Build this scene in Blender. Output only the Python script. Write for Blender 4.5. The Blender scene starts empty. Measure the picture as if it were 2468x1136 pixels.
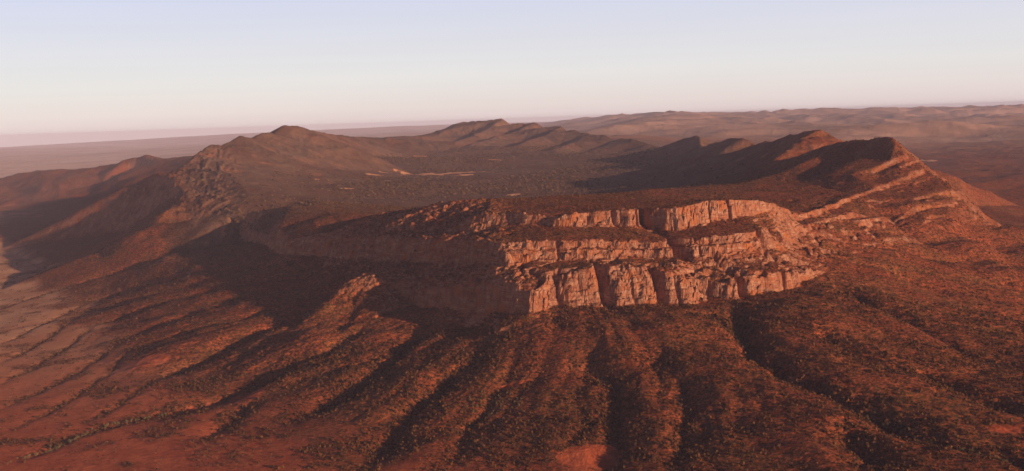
import bpy, math, random
import numpy as np
from mathutils import Matrix, Vector
from mathutils.geometry import delaunay_2d_cdt

Q = 1.0                                   # mesh density
rng = np.random.default_rng(7)
random.seed(7)
R = math.radians
scene = bpy.context.scene
col = scene.collection

# ------------------------------------------------------------------ camera
CAM_Z = 735.0
FOCAL = 2979.0                            # focal length in photo pixels (photo is 2468 wide)
PITCH = math.atan((568 - 288) / FOCAL)
ROLL = math.atan(0.0332)
cam_data = bpy.data.cameras.new('camera')
cam = bpy.data.objects.new('camera', cam_data)
col.objects.link(cam)
cam_data.sensor_width = 36.0
cam_data.lens = 36.0 * FOCAL / 2468.0
cam_data.clip_start = 5.0
cam_data.clip_end = 400000.0
cam.matrix_world = (Matrix.Translation((0, 0, CAM_Z)) @ Matrix.Rotation(R(90) - PITCH, 4, 'X')
                    @ Matrix.Rotation(-ROLL, 4, 'Z'))
scene.camera = cam

# ------------------------------------------------------------------ light and sky
SUN_A, SUN_E = R(41), R(9.8)
S = Vector((math.cos(SUN_A) * math.cos(SUN_E), -math.sin(SUN_A) * math.cos(SUN_E), math.sin(SUN_E)))
sun_data = bpy.data.lights.new('sun', 'SUN')
sun_data.energy = 5.0
sun_data.angle = R(0.5)
sun_data.color = (1.0, 0.66, 0.42)
sun = bpy.data.objects.new('sun', sun_data)
sun.rotation_euler = S.to_track_quat('Z', 'Y').to_euler()
sun.location = (3000, -3000, 2500)
col.objects.link(sun)

world = bpy.data.worlds.new('World')
scene.world = world
world.use_nodes = True
wn, wl = world.node_tree.nodes, world.node_tree.links
wn.clear()
w_out = wn.new('ShaderNodeOutputWorld')
w_bg = wn.new('ShaderNodeBackground')
w_sky = wn.new('ShaderNodeTexSky')
w_sky.sky_type = 'NISHITA'
w_sky.sun_disc = False
w_sky.sun_elevation = SUN_E
w_sky.sun_rotation = math.atan2(S.x, S.y)
w_sky.altitude = 700
w_sky.air_density = 1.0
w_sky.dust_density = 1.0
w_sky.ozone_density = 1.0
w_bg.inputs['Strength'].default_value = 0.15
# the sky pales towards the horizon and deepens overhead
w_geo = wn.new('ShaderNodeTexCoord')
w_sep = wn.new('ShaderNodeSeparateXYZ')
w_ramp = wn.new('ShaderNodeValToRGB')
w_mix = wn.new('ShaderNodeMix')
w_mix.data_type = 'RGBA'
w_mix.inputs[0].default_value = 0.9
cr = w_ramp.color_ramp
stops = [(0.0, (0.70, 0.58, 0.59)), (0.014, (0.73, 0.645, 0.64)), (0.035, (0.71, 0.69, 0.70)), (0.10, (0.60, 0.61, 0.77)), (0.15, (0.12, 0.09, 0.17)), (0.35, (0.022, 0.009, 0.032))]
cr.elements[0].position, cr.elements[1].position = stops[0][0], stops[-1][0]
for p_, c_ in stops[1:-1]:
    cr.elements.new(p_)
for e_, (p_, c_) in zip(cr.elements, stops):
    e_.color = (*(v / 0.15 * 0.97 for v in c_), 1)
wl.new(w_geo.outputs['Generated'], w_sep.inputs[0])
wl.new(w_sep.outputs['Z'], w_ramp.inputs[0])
wl.new(w_sky.outputs[0], w_mix.inputs[6])
# very faint dust layers
w_map = wn.new('ShaderNodeMapping')
w_map.inputs['Scale'].default_value = (2.5, 2.5, 42)
w_noise = wn.new('ShaderNodeTexNoise')
w_noise.inputs['Scale'].default_value = 1.0
w_noise.inputs['Detail'].default_value = 4
w_dust = wn.new('ShaderNodeMapRange')
w_dust.inputs[3].default_value, w_dust.inputs[4].default_value = 0.95, 1.05
w_lay = wn.new('ShaderNodeVectorMath')
w_lay.operation = 'SCALE'
wl.new(w_geo.outputs['Generated'], w_map.inputs[0])
wl.new(w_map.outputs[0], w_noise.inputs['Vector'])
wl.new(w_noise.outputs[0], w_dust.inputs[0])
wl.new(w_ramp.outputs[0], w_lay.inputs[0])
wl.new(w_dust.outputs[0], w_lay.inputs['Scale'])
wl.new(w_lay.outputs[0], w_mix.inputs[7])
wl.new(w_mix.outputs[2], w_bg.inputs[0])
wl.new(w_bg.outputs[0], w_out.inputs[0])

vs = scene.view_settings
vs.view_transform = 'Standard'
vs.look = 'None'
vs.gamma = 1
vs.exposure = 0.2
scene.cycles.volume_bounces = 0
scene.cycles.max_bounces = 4
scene.cycles.use_denoising = True
scene.cycles.denoising_input_passes = 'RGB_ALBEDO_NORMAL'
scene.cycles.denoising_prefilter = 'ACCURATE'

# ------------------------------------------------------------------ noise
_g = rng.random((256, 256)) * 2 * np.pi
GX, GY = np.cos(_g).astype(np.float32), np.sin(_g).astype(np.float32)


def pn(x, y, seed=0):
    """2-D gradient noise, about -1..1"""
    x = x + seed * 37.17
    y = y + seed * 91.31
    xi = np.floor(x).astype(np.int64)
    yi = np.floor(y).astype(np.int64)
    fx = (x - xi).astype(np.float32)
    fy = (y - yi).astype(np.float32)
    a, b = xi & 255, (xi + 1) & 255
    c, d = yi & 255, (yi + 1) & 255
    sx = fx * fx * fx * (fx * (fx * 6 - 15) + 10)
    sy = fy * fy * fy * (fy * (fy * 6 - 15) + 10)
    n00 = GX[a, c] * fx + GY[a, c] * fy
    n10 = GX[b, c] * (fx - 1) + GY[b, c] * fy
    n01 = GX[a, d] * fx + GY[a, d] * (fy - 1)
    n11 = GX[b, d] * (fx - 1) + GY[b, d] * (fy - 1)
    return 1.5 * ((n00 * (1 - sx) + n10 * sx) * (1 - sy) + (n01 * (1 - sx) + n11 * sx) * sy)


def fbm(x, y, octaves, seed=0, gain=0.5):
    t, a = 0, 1.0
    for i in range(octaves):
        t = t + a * pn(x, y, seed + i)
        x, y = 1.62 * x + 1.18 * y, -1.18 * x + 1.62 * y
        a *= gain
    return t


def ridged(x, y, octaves, seed=0, gain=0.5):
    t, a = 0, 1.0
    for i in range(octaves):
        t = t + a * (1 - 2 * np.abs(pn(x, y, seed + i)))
        x, y = 1.62 * x + 1.18 * y, -1.18 * x + 1.62 * y
        a *= gain
    return t


def sstep(a, b, x):
    t = np.clip((x - a) / (b - a), 0, 1)
    return t * t * (3 - 2 * t)


# ------------------------------------------------------------------ surveyed points of the land
CP, SP = math.cos(PITCH), math.sin(PITCH)
CR, SR = math.cos(ROLL), math.sin(ROLL)


def ray(px, py):
    u, v = (px - 1234) / FOCAL, (py - 568) / FOCAL
    u2, v2 = u * CR - v * SR, v * CR + u * SR
    yy = CP - v2 * SP
    return u2 / yy, (-SP - v2 * CP) / yy           # X/Y and Z drop per Y


def at_z(px, py, z):
    a, b = ray(px, py)
    y = (z - CAM_Z) / b
    return (a * y, y, z)


def at_y(px, py, y):
    a, b = ray(px, py)
    return (a * y, y, CAM_Z + b * y)


PTS = []
EDGES = []


def resample(pts, step):
    out = [pts[0]]
    for p, q in zip(pts[:-1], pts[1:]):
        # spacing relative to distance so that far lines need few samples
        dist = math.hypot(q[0] - p[0], q[1] - p[1])
        n = max(1, int(dist / step))
        for i in range(1, n + 1):
            t = i / n
            out.append(tuple(p[k] + (q[k] - p[k]) * t for k in range(3)))
    return out


def add_line(pts):
    k0 = len(PTS)
    PTS.extend(pts)
    EDGES.extend((k0 + i, k0 + i + 1) for i in range(len(pts) - 1))


def line_y(lst, step):
    add_line(resample([at_y(*p) for p in lst], step))


def spots_z(lst):
    PTS.extend(at_z(*p) for p in lst)


def spots_y(lst):
    PTS.extend(at_y(*p) for p in lst)


def cliff(base, height, batter=0.28, step=26, push=(0.0, 1.0)):
    """a rock band: base line and top line a little behind it; height is a number or one per point"""
    b = [at_y(*p) for p in base]
    hs = height if isinstance(height, (list, tuple)) else [height] * len(b)
    add_line(resample(b, step))
    t = [(p[0] + push[0] * batter * h, p[1] + push[1] * batter * h, p[2] + h) for p, h in zip(b, hs)]
    add_line(resample(t, step))


# lowest rock band of the bluff (front, then the part right of the cleft)
cliff([(985, 736, 3820), (1060, 742, 3640), (1150, 748, 3480), (1215, 752, 3380), (1268, 754, 3300)],
      [46, 56, 66, 80, 66], 0.22, push=(0.85, 0.5))
cliff([(1268, 754, 3300), (1300, 746, 3300), (1330, 735, 3335), (1400, 738, 3325), (1450, 736, 3315), (1520, 737, 3305),
       (1600, 738, 3300), (1665, 735, 3300)], [46, 54, 84, 96, 104, 104, 88, 62], 0.6)
cliff([(1690, 716, 3370), (1755, 723, 3330), (1785, 723, 3330), (1860, 706, 3375), (1920, 692, 3420), (1956, 672, 3480)],
      [44, 40, 58, 52, 44, 30], 0.4)
# second band
cliff([(480, 549, 6300), (560, 566, 6000), (620, 590, 5450), (690, 612, 4900), (770, 615, 4720), (860, 624, 4470), (1000, 631, 4070), (1100, 634, 3830), (1204, 632, 3545)],
      [30, 44, 42, 22, 24, 26, 26, 24, 24], 0.25, push=(0.85, 0.5))
cliff([(1212, 631, 3540), (1300, 628, 3530), (1345, 631, 3520), (1400, 622, 3520), (1480, 620, 3515), (1560, 619, 3510), (1640, 617, 3505),
       (1760, 612, 3525), (1836, 598, 3580)], [24, 24, 24, 22, 22, 18, 20, 22, 20], 0.22)
# third band
cliff([(690, 590, 4940), (770, 585, 4760), (870, 588, 4510), (1000, 592, 4110), (1100, 597, 3870), (1200, 600, 3590)],
      [16, 20, 22, 24, 22, 20], 0.25, push=(0.85, 0.5))
cliff([(1212, 601, 3565), (1300, 600, 3558), (1400, 599, 3550), (1480, 596, 3548), (1560, 597, 3545), (1640, 594, 3540), (1760, 587, 3560),
       (1840, 574, 3620)], [19, 19, 18, 18, 16, 18, 20, 17], 0.25)
# top band
cliff([(1335, 546, 3770), (1400, 546, 3762), (1500, 546, 3755), (1560, 548, 3740), (1640, 556, 3690), (1700, 542, 3740), (1770, 528, 3790),
       (1835, 512, 3850), (1866, 503, 3890)], [26, 40, 50, 52, 64, 66, 58, 40, 18], 0.3)
cliff([(1120, 548, 4010), (1160, 540, 3960), (1230, 541, 3890), (1335, 545, 3790)], [14, 26, 32, 27], 0.9)
# plateau crest and the tops
line_y([(930, 514, 4700), (1010, 503, 4550), (1084, 487, 4420), (1172, 489, 4320), (1300, 489, 4200), (1450, 485, 4120), (1600, 482, 4080),
        (1700, 478, 4050), (1800, 479, 4050), (1862, 486, 4010)], 60)
spots_y([(1200, 500, 4150), (1300, 502, 4060), (1450, 496, 3960), (1600, 490, 3950), (1700, 480, 3900), (1800, 480, 3920)])
# lit bench left of the top, its rim
line_y([(690, 574, 4990), (770, 560, 4820), (870, 564, 4570), (970, 552, 4330), (1060, 560, 4110), (1160, 566, 3870), (1206, 583, 3625)], 60)
spots_y([(760, 535, 5000), (850, 540, 4720), (950, 540, 4420), (1050, 545, 4180), (1180, 560, 3920), (800, 515, 5250), (900, 522, 4950)])
line_y([(690, 574, 4990), (672, 545, 5200), (704, 496, 5600), (760, 499, 5660)], 80)
# slope between the second and the lowest band
spots_y([(1215, 664, 3460), (1250, 655, 3440), (1150, 668, 3560), (1310, 690, 3370), (1300, 642, 3460), (1400, 630, 3480), (1100, 672, 3640), (1040, 672, 3800), (1500, 627, 3470),
         (1600, 640, 3430), (1680, 660, 3420), (1760, 640, 3460), (1850, 630, 3500), (1760, 665, 3400), (950, 680, 3850), (880, 660, 3950),
         (1920, 640, 3530), (1900, 605, 3650)])
# west rim, seen from outside in shadow, and its knobs
line_y([(704, 496, 5600), (600, 510, 5800), (493, 521, 5950), (370, 549, 6050)], 110)
line_y([(372, 545, 6150), (400, 515, 6400), (430, 489, 6700), (470, 471, 6950)], 90)
line_y([(470, 471, 6950), (440, 462, 7100), (415, 432, 7400), (400, 424, 7600), (370, 418, 7800), (385, 428, 7900), (440, 405, 8100), (470, 378, 8300)], 140)
line_y([(470, 378, 8300), (486, 366, 8450), (496, 357, 8550), (518, 357, 8700), (532, 353, 8900), (556, 350, 9000), (563, 340, 9050), (577, 329, 9150), (595, 330, 9300),
        (613, 333, 9450), (625, 323, 9550), (634, 320, 9600), (658, 326, 9750), (673, 312, 9850), (683, 302, 9900), (704, 303, 10000), (739, 312, 10500), (775, 321, 11000), (817, 327, 11800),
        (860, 331, 12800), (900, 334, 14200), (926, 336, 15500)], 260)
# outside slope of the west rim
spots_z([(370, 620, 160), (430, 600, 185), (500, 650, 165), (550, 592, 195), (600, 690, 158), (700, 690, 172), (640, 640, 190), (780, 660, 195),
         (850, 712, 175), (800, 800, 145), (250, 610, 80), (300, 560, 135), (400, 700, 115), (250, 700, 50), (330, 475, 190), (280, 520, 95), (345, 500, 200)])
# red plain
spots_z([(0, 600, 8), (150, 560, 50), (0, 700, 0), (0, 800, 0), (0, 1000, 0), (0, 1136, 0), (120, 650, 20), (200, 760, 25), (100, 900, 3), (200, 850, 14),
         (200, 1000, 5), (400, 1100, 8), (400, 850, 62), (300, 750, 58), (500, 900, 40), (600, 1010, 22), (700, 900, 72), (800, 1000, 40), (550, 780, 112),
         (700, 790, 125), (100, 520, 40), (200, 480, 70), (0, 500, 10), (60, 1060, 0), (650, 1136, 12), (300, 900, 20)])
# skirts below the cliffs
spots_z([(900, 770, 150), (1000, 800, 140), (1000, 900, 108), (1000, 1050, 45), (1000, 1136, 25), (1120, 790, 150), (1234, 800, 178), (1234, 900, 112),
         (1234, 1000, 66), (1234, 1136, 25), (1400, 780, 200), (1500, 800, 190), (1500, 900, 128), (1500, 1000, 80), (1500, 1136, 35), (1650, 780, 205),
         (1750, 800, 190), (1750, 900, 140), (1750, 1000, 95), (1750, 1136, 50), (1880, 740, 225), (2000, 700, 240), (2000, 800, 190), (2000, 950, 120),
         (2000, 1136, 60), (1990, 650, 265), (2250, 600, 230), (2250, 700, 190), (2250, 800, 160), (2250, 950, 110), (2250, 1136, 60),
         (2468, 500, 110), (2468, 600, 120), (2468, 700, 130), (2468, 850, 110), (2468, 1136, 60)])
# east range: front slope, peaks, dip slopes
line_y([(1866, 487, 4010), (1930, 517, 4300), (1990, 500, 4550), (2010, 470, 4800)], 80)
line_y([(2140, 330, 5600), (2133, 330, 5640), (2098, 334, 5780), (2062, 334, 5900), (2027, 338, 6020), (2010, 344, 6120)], 120)
line_y([(2140, 330, 5600), (2150, 330, 5580), (2152, 342, 5520), (2164, 346, 5500), (2171, 359, 5450), (2189, 377, 5390), (2221, 400, 5320), (2259, 426, 5200), (2295, 447, 5100), (2315, 482, 5000)], 90)
line_y([(2156, 346, 5500), (2100, 368, 5550), (2040, 392, 5650)], 120)
spots_y([(2165, 400, 5230), (2125, 420, 5200), (2100, 440, 5080), (2050, 470, 4900), (2200, 480, 4800), (2100, 520, 4500), (2000, 535, 4330), (2060, 560, 4200),
         (2300, 550, 4600), (2200, 570, 4350), (2100, 600, 4050), (2000, 600, 3900), (1930, 570, 3900), (2380, 560, 4800)])
line_y([(2070, 430, 5080), (2050, 418, 5180), (1990, 425, 5250), (1930, 440, 5300)], 80)
line_y([(1900, 411, 5650), (1830, 428, 5500), (1760, 445, 5350), (1640, 453, 5150), (1560, 455, 5000), (1530, 462, 4950)], 110)
line_y([(1981, 317, 7000), (1992, 322, 6980), (1999, 338, 6930), (2013, 341, 6880), (2024, 352, 6800)], 120)
line_y([(1981, 317, 7000), (1950, 319, 7080), (1922, 325, 7200), (1886, 334, 7360), (1851, 342, 7560), (1823, 352, 7800)], 180)
line_y([(1890, 364, 6900), (1900, 352, 6850), (1918, 343, 6820), (1940, 341, 6760), (1955, 350, 6700), (1960, 368, 6600)], 120)
line_y([(1788, 328, 8500), (1804, 334, 8450), (1816, 349, 8380), (1824, 354, 8350)], 120)
line_y([(1788, 328, 8500), (1770, 330, 8600), (1746, 340, 8800), (1714, 352, 9100), (1690, 366, 9250)], 200)
line_y([(1686, 331, 9900), (1703, 338, 9850), (1716, 349, 9780)], 140)
line_y([(1686, 331, 9900), (1660, 334, 10050), (1630, 343, 10250), (1595, 356, 10600)], 250)
spots_y([(1850, 400, 6400), (1700, 430, 7000), (1600, 462, 6500), (1750, 462, 5800), (1850, 440, 5950), (1700, 395, 8300), (1620, 400, 8900), (1950, 380, 6400)])
# thin beds that climb the front slope towards the right peak
for bed_line, bed_h in [([(1876, 545, 4040), (1930, 531, 4190), (1978, 514, 4350), (2040, 488, 4650), (2110, 461, 4930)], 15),
                        ([(1931, 563, 3950), (1970, 551, 4120), (2008, 539, 4290), (2060, 522, 4440)], 17), ([(2080, 545, 4320), (2120, 533, 4430), (2160, 521, 4560)], 14),
                        ([(2133, 456, 4990), (2180, 436, 5100), (2228, 417, 5250)], 18), ([(2207, 486, 4810), (2250, 476, 4900), (2296, 468, 5000)], 14),
                        ([(2110, 418, 5230), (2150, 398, 5300), (2185, 384, 5350)], 24), ([(2180, 530, 4620), (2230, 515, 4720), (2270, 505, 4790)], 12)]:
    cliff(bed_line, bed_h, 0.35, 60, push=(-0.3, 0.95))
# floor of the ring
spots_z([(900, 480, 300), (1000, 420, 330), (1000, 380, 385), (1200, 365, 400), (1350, 385, 370), (1500, 392, 350), (1600, 420, 325), (1450, 455, 290), (1300, 480, 280),
         (1300, 430, 310), (1150, 465, 292), (1050, 490, 292)])
spots_y([(560, 420, 7500), (700, 400, 8900), (700, 450, 7600), (600, 470, 6600), (850, 380, 10800), (850, 440, 8400), (760, 480, 6500), (560, 495, 5900),
         (900, 360, 12500), (640, 360, 8900), (760, 350, 9700)])
# back range
line_y([(926, 336, 15500), (968, 333, 15700), (1014, 330, 15900), (1049, 315, 16200), (1077, 305, 16300), (1095, 297, 16400), (1119, 293, 16500), (1130, 294, 16500), (1142, 290, 16500),
        (1152, 300, 16500), (1183, 291, 16400), (1186, 296, 16400), (1204, 288, 16300), (1214, 284, 16200), (1221, 290, 16150), (1239, 309, 16100), (1260, 305, 16000), (1274, 299, 15800),
        (1288, 296, 15600), (1297, 299, 15500), (1308, 311, 15400), (1323, 310, 15200), (1330, 307, 15000), (1355, 308, 14800), (1369, 314, 14600), (1387, 316, 14400), (1401, 322, 14200),
        (1425, 324, 13900), (1454, 327, 13500), (1471, 334, 13200), (1489, 338, 13000), (1524, 336, 12600), (1542, 338, 12300), (1566, 347, 12000), (1590, 354, 11600)], 500)
SPURS = [[(1119, 293, 16500), (1085, 312, 15700), (1050, 328, 15000)], [(1214, 284, 16200), (1178, 310, 15400), (1140, 328, 14700), (1095, 345, 13900)],
         [(1288, 296, 15600), (1240, 317, 14900), (1185, 334, 14200), (1125, 352, 13300)], [(1355, 308, 14800), (1310, 329, 13900), (1245, 350, 13000)],
         [(1425, 324, 13900), (1380, 345, 12900), (1330, 363, 12100)], [(1489, 338, 13000), (1445, 358, 12200), (1400, 373, 11600)], [(1566, 347, 12000), (1530, 362, 11500), (1490, 378, 10900)]]
for sp in SPURS + [[(1460, 333, 18500), (1480, 327, 18500), (1540, 328, 18400), (1600, 331, 18300), (1650, 336, 18000)]]:
    line_y(sp, 500)
for p in [(1049, 315, 16200), (1095, 297, 16400), (1130, 294, 16500), (1152, 300, 16500), (1183, 291, 16400), (1214, 284, 16200), (1239, 309, 16100), (1260, 305, 16000), (1288, 296, 15600),
          (1308, 311, 15400), (1355, 308, 14800), (1401, 322, 14200), (1454, 327, 13500), (1524, 336, 12600)]:
    p = at_y(*p)                                    # the far side falls away behind the crest
    PTS.append((p[0] * (1 + 500 / p[1]), p[1] + 500, p[2] - 190))
for s0, s1 in zip(SPURS[:-1], SPURS[1:]):           # a ravine between each two spurs
    rav = []
    for p, q in zip(s0[1:], s1[1:]):
        p, q = at_y(*p), at_y(*q)
        rav.append((0.5 * (p[0] + q[0]), 0.5 * (p[1] + q[1]), max(380, 0.5 * (p[2] + q[2]) - 75)))
    add_line(resample(rav, 500))
# ground that the rims hide, and ground beyond the frame
for p in [(-1300, 23000, 60), (500, 23000, 80), (2000, 20000, 90), (2100, 8200, 170), (2250, 10500, 140), (2000, 12500, 130), (1900, 15000, 130), (2250, 6600, 160),
          (-3000, 16500, 120), (-4800, 12000, 20), (-3400, 9000, 110), (-2350, 6700, 100), (-2000, 2500, 0), (-1500, 1600, 0), (0, 1500, 0), (1500, 1600, 40), (2600, 3000, 90),
          (3500, 5000, 90), (-4000, 5000, 0), (-6000, 9000, 0), (6000, 9000, 60), (-12000, 20000, 0), (12000, 20000, 100), (-45000, 60000, 0), (45000, 60000, 200),
          (-70000, 88000, 0), (70000, 88000, 250), (-20000, 30000, 0), (22000, 30000, 120), (1000, 5600, 330), (300, 5900, 300), (-400, 5900, 310)]:
    PTS.append(p)
# hills beyond the rim on the left, plains and hills to the horizon
line_y([(-60, 450, 15500), (40, 430, 15300), (100, 411, 15000), (160, 416, 14700), (230, 404, 14500), (300, 392, 14200), (345, 379, 14000), (385, 388, 13800), (425, 383, 13500)], 420)
spots_z([(100, 470, 90), (240, 450, 150), (330, 430, 210), (20, 440, 80)])
spots_y([(0, 356, 88000), (300, 338, 88000), (560, 323, 88000), (1000, 303, 88000), (1380, 292, 88000), (1700, 281, 88000), (2000, 277, 88000), (2468, 273, 88000)])
spots_z([(0, 420, 0), (0, 385, 0), (300, 365, 5), (520, 345, 20), (2300, 420, 70), (2400, 400, 70), (2250, 380, 80), (2300, 335, 120), (2468, 420, 70), (2150, 330, 110)])
spots_y([(2010, 310, 25000), (2150, 311, 24000), (2300, 305, 24000), (2468, 308, 24500), (2100, 292, 42000), (2400, 292, 42000), (1850, 292, 43000),
         (1660, 282, 46000), (1750, 287, 42000), (1600, 294, 40000), (1500, 300, 40000), (1480, 314, 25000), (1700, 318, 24000), (1850, 312, 24000)])

for _u in (-1.06, 1.06):
    for _y, _z in ((1380, 0), (3000, 0), (9000, 20), (30000, 40), (93000, 60)):
        PTS.append((_u * _y, _y, _z))
PTS += [(-300, 1380, 0), (400, 1380, 20), (-20000, 93000, 300), (30000, 93000, 300)]
P = np.array(PTS)
C = np.c_[P[:, 0] / P[:, 1], np.log(P[:, 1])]
# a net of triangles over the surveyed points that keeps every crest and cliff line as an edge
tv, _te, tf, to, _a, _b = delaunay_2d_cdt([Vector(c) for c in C], EDGES, [], 0, 0.0006)
TV = np.array([tuple(v) for v in tv])
TZ = np.empty(len(TV))
for i, o in enumerate(to):
    if o:
        TZ[i] = P[list(o), 2].mean()
    else:
        d = np.hypot(C[:, 0] - TV[i, 0], C[:, 1] - TV[i, 1])
        n4 = np.argsort(d)[:4]
        TZ[i] = np.average(P[n4, 2], weights=1 / (d[n4] + 1e-5))
print('surveyed points', len(P), 'triangles', len(tf))


def raster(un, ln, fwd, inv, shape):
    """fill a grid with the triangle net; fwd maps (u, l) to grid indices, inv maps indices to (u, l)"""
    out = np.zeros(shape)
    for f in tf:
        a, b, c = (TV[k] for k in f)
        i0, j0, i1, j1 = fwd(a, b, c)
        i0, j0 = max(0, i0), max(0, j0)
        i1, j1 = min(shape[0] - 1, i1), min(shape[1] - 1, j1)
        if i1 < i0 or j1 < j0:
            continue
        ii, jj = np.meshgrid(np.arange(i0, i1 + 1), np.arange(j0, j1 + 1), indexing='ij')
        u, l = inv(ii, jj)
        den = (b[1] - c[1]) * (a[0] - c[0]) + (c[0] - b[0]) * (a[1] - c[1])
        if abs(den) < 1e-14:
            continue
        w0 = ((b[1] - c[1]) * (u - c[0]) + (c[0] - b[0]) * (l - c[1])) / den
        w1 = ((c[1] - a[1]) * (u - c[0]) + (a[0] - c[0]) * (l - c[1])) / den
        w2 = 1 - w0 - w1
        m = (w0 >= -1e-6) & (w1 >= -1e-6) & (w2 >= -1e-6)
        out[ii[m], jj[m]] = (w0 * TZ[f[0]] + w1 * TZ[f[1]] + w2 * TZ[f[2]])[m]
    return out


def blur(g, n):
    for _ in range(n):
        g = np.pad(g, 1, mode='edge')
        g = (g[:-2] + 2 * g[1:-1] + g[2:]) / 4
        g = (g[:, :-2] + 2 * g[:, 1:-1] + g[:, 2:]) / 4
    return g


def bil(grid, fx, fy):
    nx, ny = grid.shape
    fx = np.clip(fx, 0, nx - 1.001)
    fy = np.clip(fy, 0, ny - 1.001)
    i, j = fx.astype(np.int64), fy.astype(np.int64)
    a, b = fx - i, fy - j
    return ((grid[i, j] * (1 - a) + grid[i + 1, j] * a) * (1 - b) + (grid[i, j + 1] * (1 - a) + grid[i + 1, j + 1] * a) * b)


gu = np.arange(-1.0, 1.0001, 0.001)
gl = np.arange(math.log(1400), math.log(92000), 0.0025)


def _fwd(*t):
    u, l = [p[0] for p in t], [p[1] for p in t]
    return int((min(u) - gu[0]) / 0.001), int((min(l) - gl[0]) / 0.0025), int((max(u) - gu[0]) / 0.001) + 1, int((max(l) - gl[0]) / 0.0025) + 1


COARSE = blur(raster(0, 0, _fwd, lambda i, j: (gu[i], gl[j]), (len(gu), len(gl))), 1)
GS = 2.5
gx = np.arange(-1150, 1350, GS)
gy = np.arange(3180, 4720, GS)


def _fwd2(*t):
    yy = [math.exp(p[1]) for p in t]
    xs = [p[0] * y for p in t for y in yy]
    return int((min(xs) - gx[0]) / GS) - 1, int((min(yy) - gy[0]) / GS) - 1, int((max(xs) - gx[0]) / GS) + 1, int((max(yy) - gy[0]) / GS) + 1


FINE = blur(raster(0, 0, _fwd2, lambda i, j: (gx[i] / gy[j], np.log(gy[j])), (len(gx), len(gy))), 2)


def base_h(x, y):
    c = bil(COARSE, (x / y - gu[0]) / 0.001, (np.log(y) - gl[0]) / 0.0025)
    f = bil(FINE, (x - gx[0]) / GS, (y - gy[0]) / GS)
    m = sstep(0, 80, np.minimum(np.minimum(x - gx[0], gx[-1] - x), np.minimum(y - gy[0], gy[-1] - y)))
    return c * (1 - m) + f * m


def pick(px, py):
    """where the sight line through a photo pixel first meets the smooth land"""
    a, b = ray(px, py)
    y = np.exp(np.linspace(math.log(1700), math.log(80000), 6000))
    below = np.nonzero(CAM_Z + b * y < base_h(a * y, y))[0]
    k = y[below[0]] if len(below) else 80000.0
    return a * k, k


# ------------------------------------------------------------------ gullies: (depth, half width, pixels)
GULLIES = [
    (26, 40, [(300, 600), (255, 614), (127, 642)]), (28, 45, [(420, 615), (358, 628), (264, 652), (151, 690)]),
    (24, 40, [(480, 640), (430, 659), (330, 690), (217, 723)]), (24, 36, [(520, 665), (472, 683), (377, 699), (222, 746)]),
    (24, 36, [(570, 680), (510, 701), (377, 737), (231, 779)]), (26, 38, [(640, 702), (604, 716), (472, 746), (302, 808)]),
    (26, 38, [(720, 725), (670, 742), (472, 789), (321, 831)]), (34, 46, [(790, 735), (717, 765), (637, 782), (472, 864), (377, 907)]),
    (28, 42, [(900, 760), (811, 822), (708, 864), (613, 926), (472, 973), (330, 1010)]), (8, 22, [(330, 1010), (189, 1043), (47, 1114)]),
    (30, 42, [(1070, 745), (1050, 757), (985, 823), (916, 884), (820, 949), (700, 1010)]),
    (34, 50, [(1200, 800), (1146, 838), (1035, 930), (966, 1018), (916, 1068), (880, 1136)]),
    (14, 24, [(1330, 740), (1338, 757), (1353, 796)]),
    (30, 30, [(1400, 835), (1430, 869), (1480, 907), (1488, 945), (1495, 1045), (1484, 1084), (1470, 1150)]),
    (32, 34, [(1765, 700), (1777, 737), (1791, 803), (1866, 869), (1942, 902), (2041, 940), (2112, 987), (2206, 1039), (2348, 1072), (2480, 1110)]),
    (20, 26, [(1960, 650), (1989, 666), (2079, 718), (2159, 746), (2300, 826), (2395, 864), (2480, 890)]),
    (24, 40, [(2130, 640), (2173, 657), (2230, 685), (2468, 760), (2600, 790)]), (22, 40, [(2190, 615), (2230, 628), (2468, 694), (2600, 720)]),
    (26, 30, [(1640, 880), (1650, 930), (1655, 1050), (1640, 1140)]), (22, 40, [(2120, 500), (2154, 517), (2238, 602)]),
    (20, 40, [(2240, 530), (2291, 556), (2379, 584), (2468, 605)]), (16, 26, [(1690, 745), (1735, 760), (1760, 790)]),
    (14, 24, [(1840, 600), (1870, 610), (1960, 650)]), (16, 30, [(860, 690), (845, 760), (800, 800)]),
    (20, 34, [(2030, 1010), (2060, 1060), (2140, 1136)]), (18, 34, [(2200, 870), (2300, 930), (2480, 1000)]),
    (12, 30, [(620, 950), (560, 1010), (480, 1060)]), (14, 34, [(1260, 870), (1200, 930), (1120, 1040), (1080, 1136)]),
    (5, 15, [(150, 635), (127, 642), (60, 660), (-20, 676)]), (5, 15, [(175, 680), (151, 690), (70, 720), (-20, 750)]), (5, 16, [(240, 718), (217, 723), (120, 775), (-20, 838)]),
    (5, 15, [(240, 740), (222, 746), (120, 810), (-20, 885)]), (5, 15, [(250, 772), (231, 779), (140, 850), (-20, 938)]), (5, 16, [(320, 800), (302, 808), (180, 900), (60, 960), (-20, 992)]),
    (5, 15, [(340, 822), (321, 831), (220, 930), (110, 1000), (-20, 1050)]), (5, 15, [(400, 895), (377, 907), (300, 970), (200, 1022)]),
    (14, 30, [(1580, 820), (1600, 900), (1580, 1000)]), (16, 34, [(1960, 780), (2080, 850), (2240, 900)]),
]
GUL = []
for dep, wid, pl in GULLIES:
    q = [pick(*p) for p in pl]
    q = np.array(q)
    # soften the bends
    for _ in range(2):
        m = [q[0]]
        for a, b in zip(q[:-1], q[1:]):
            m += [a * 0.75 + b * 0.25, a * 0.25 + b * 0.75]
        m.append(q[-1])
        q = np.array(m)
    GUL.append((dep * (1.05 if pl[0][0] < 1100 else 0.9 if pl[0][0] < 1680 else 1.5), wid * 1.1, q))


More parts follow.
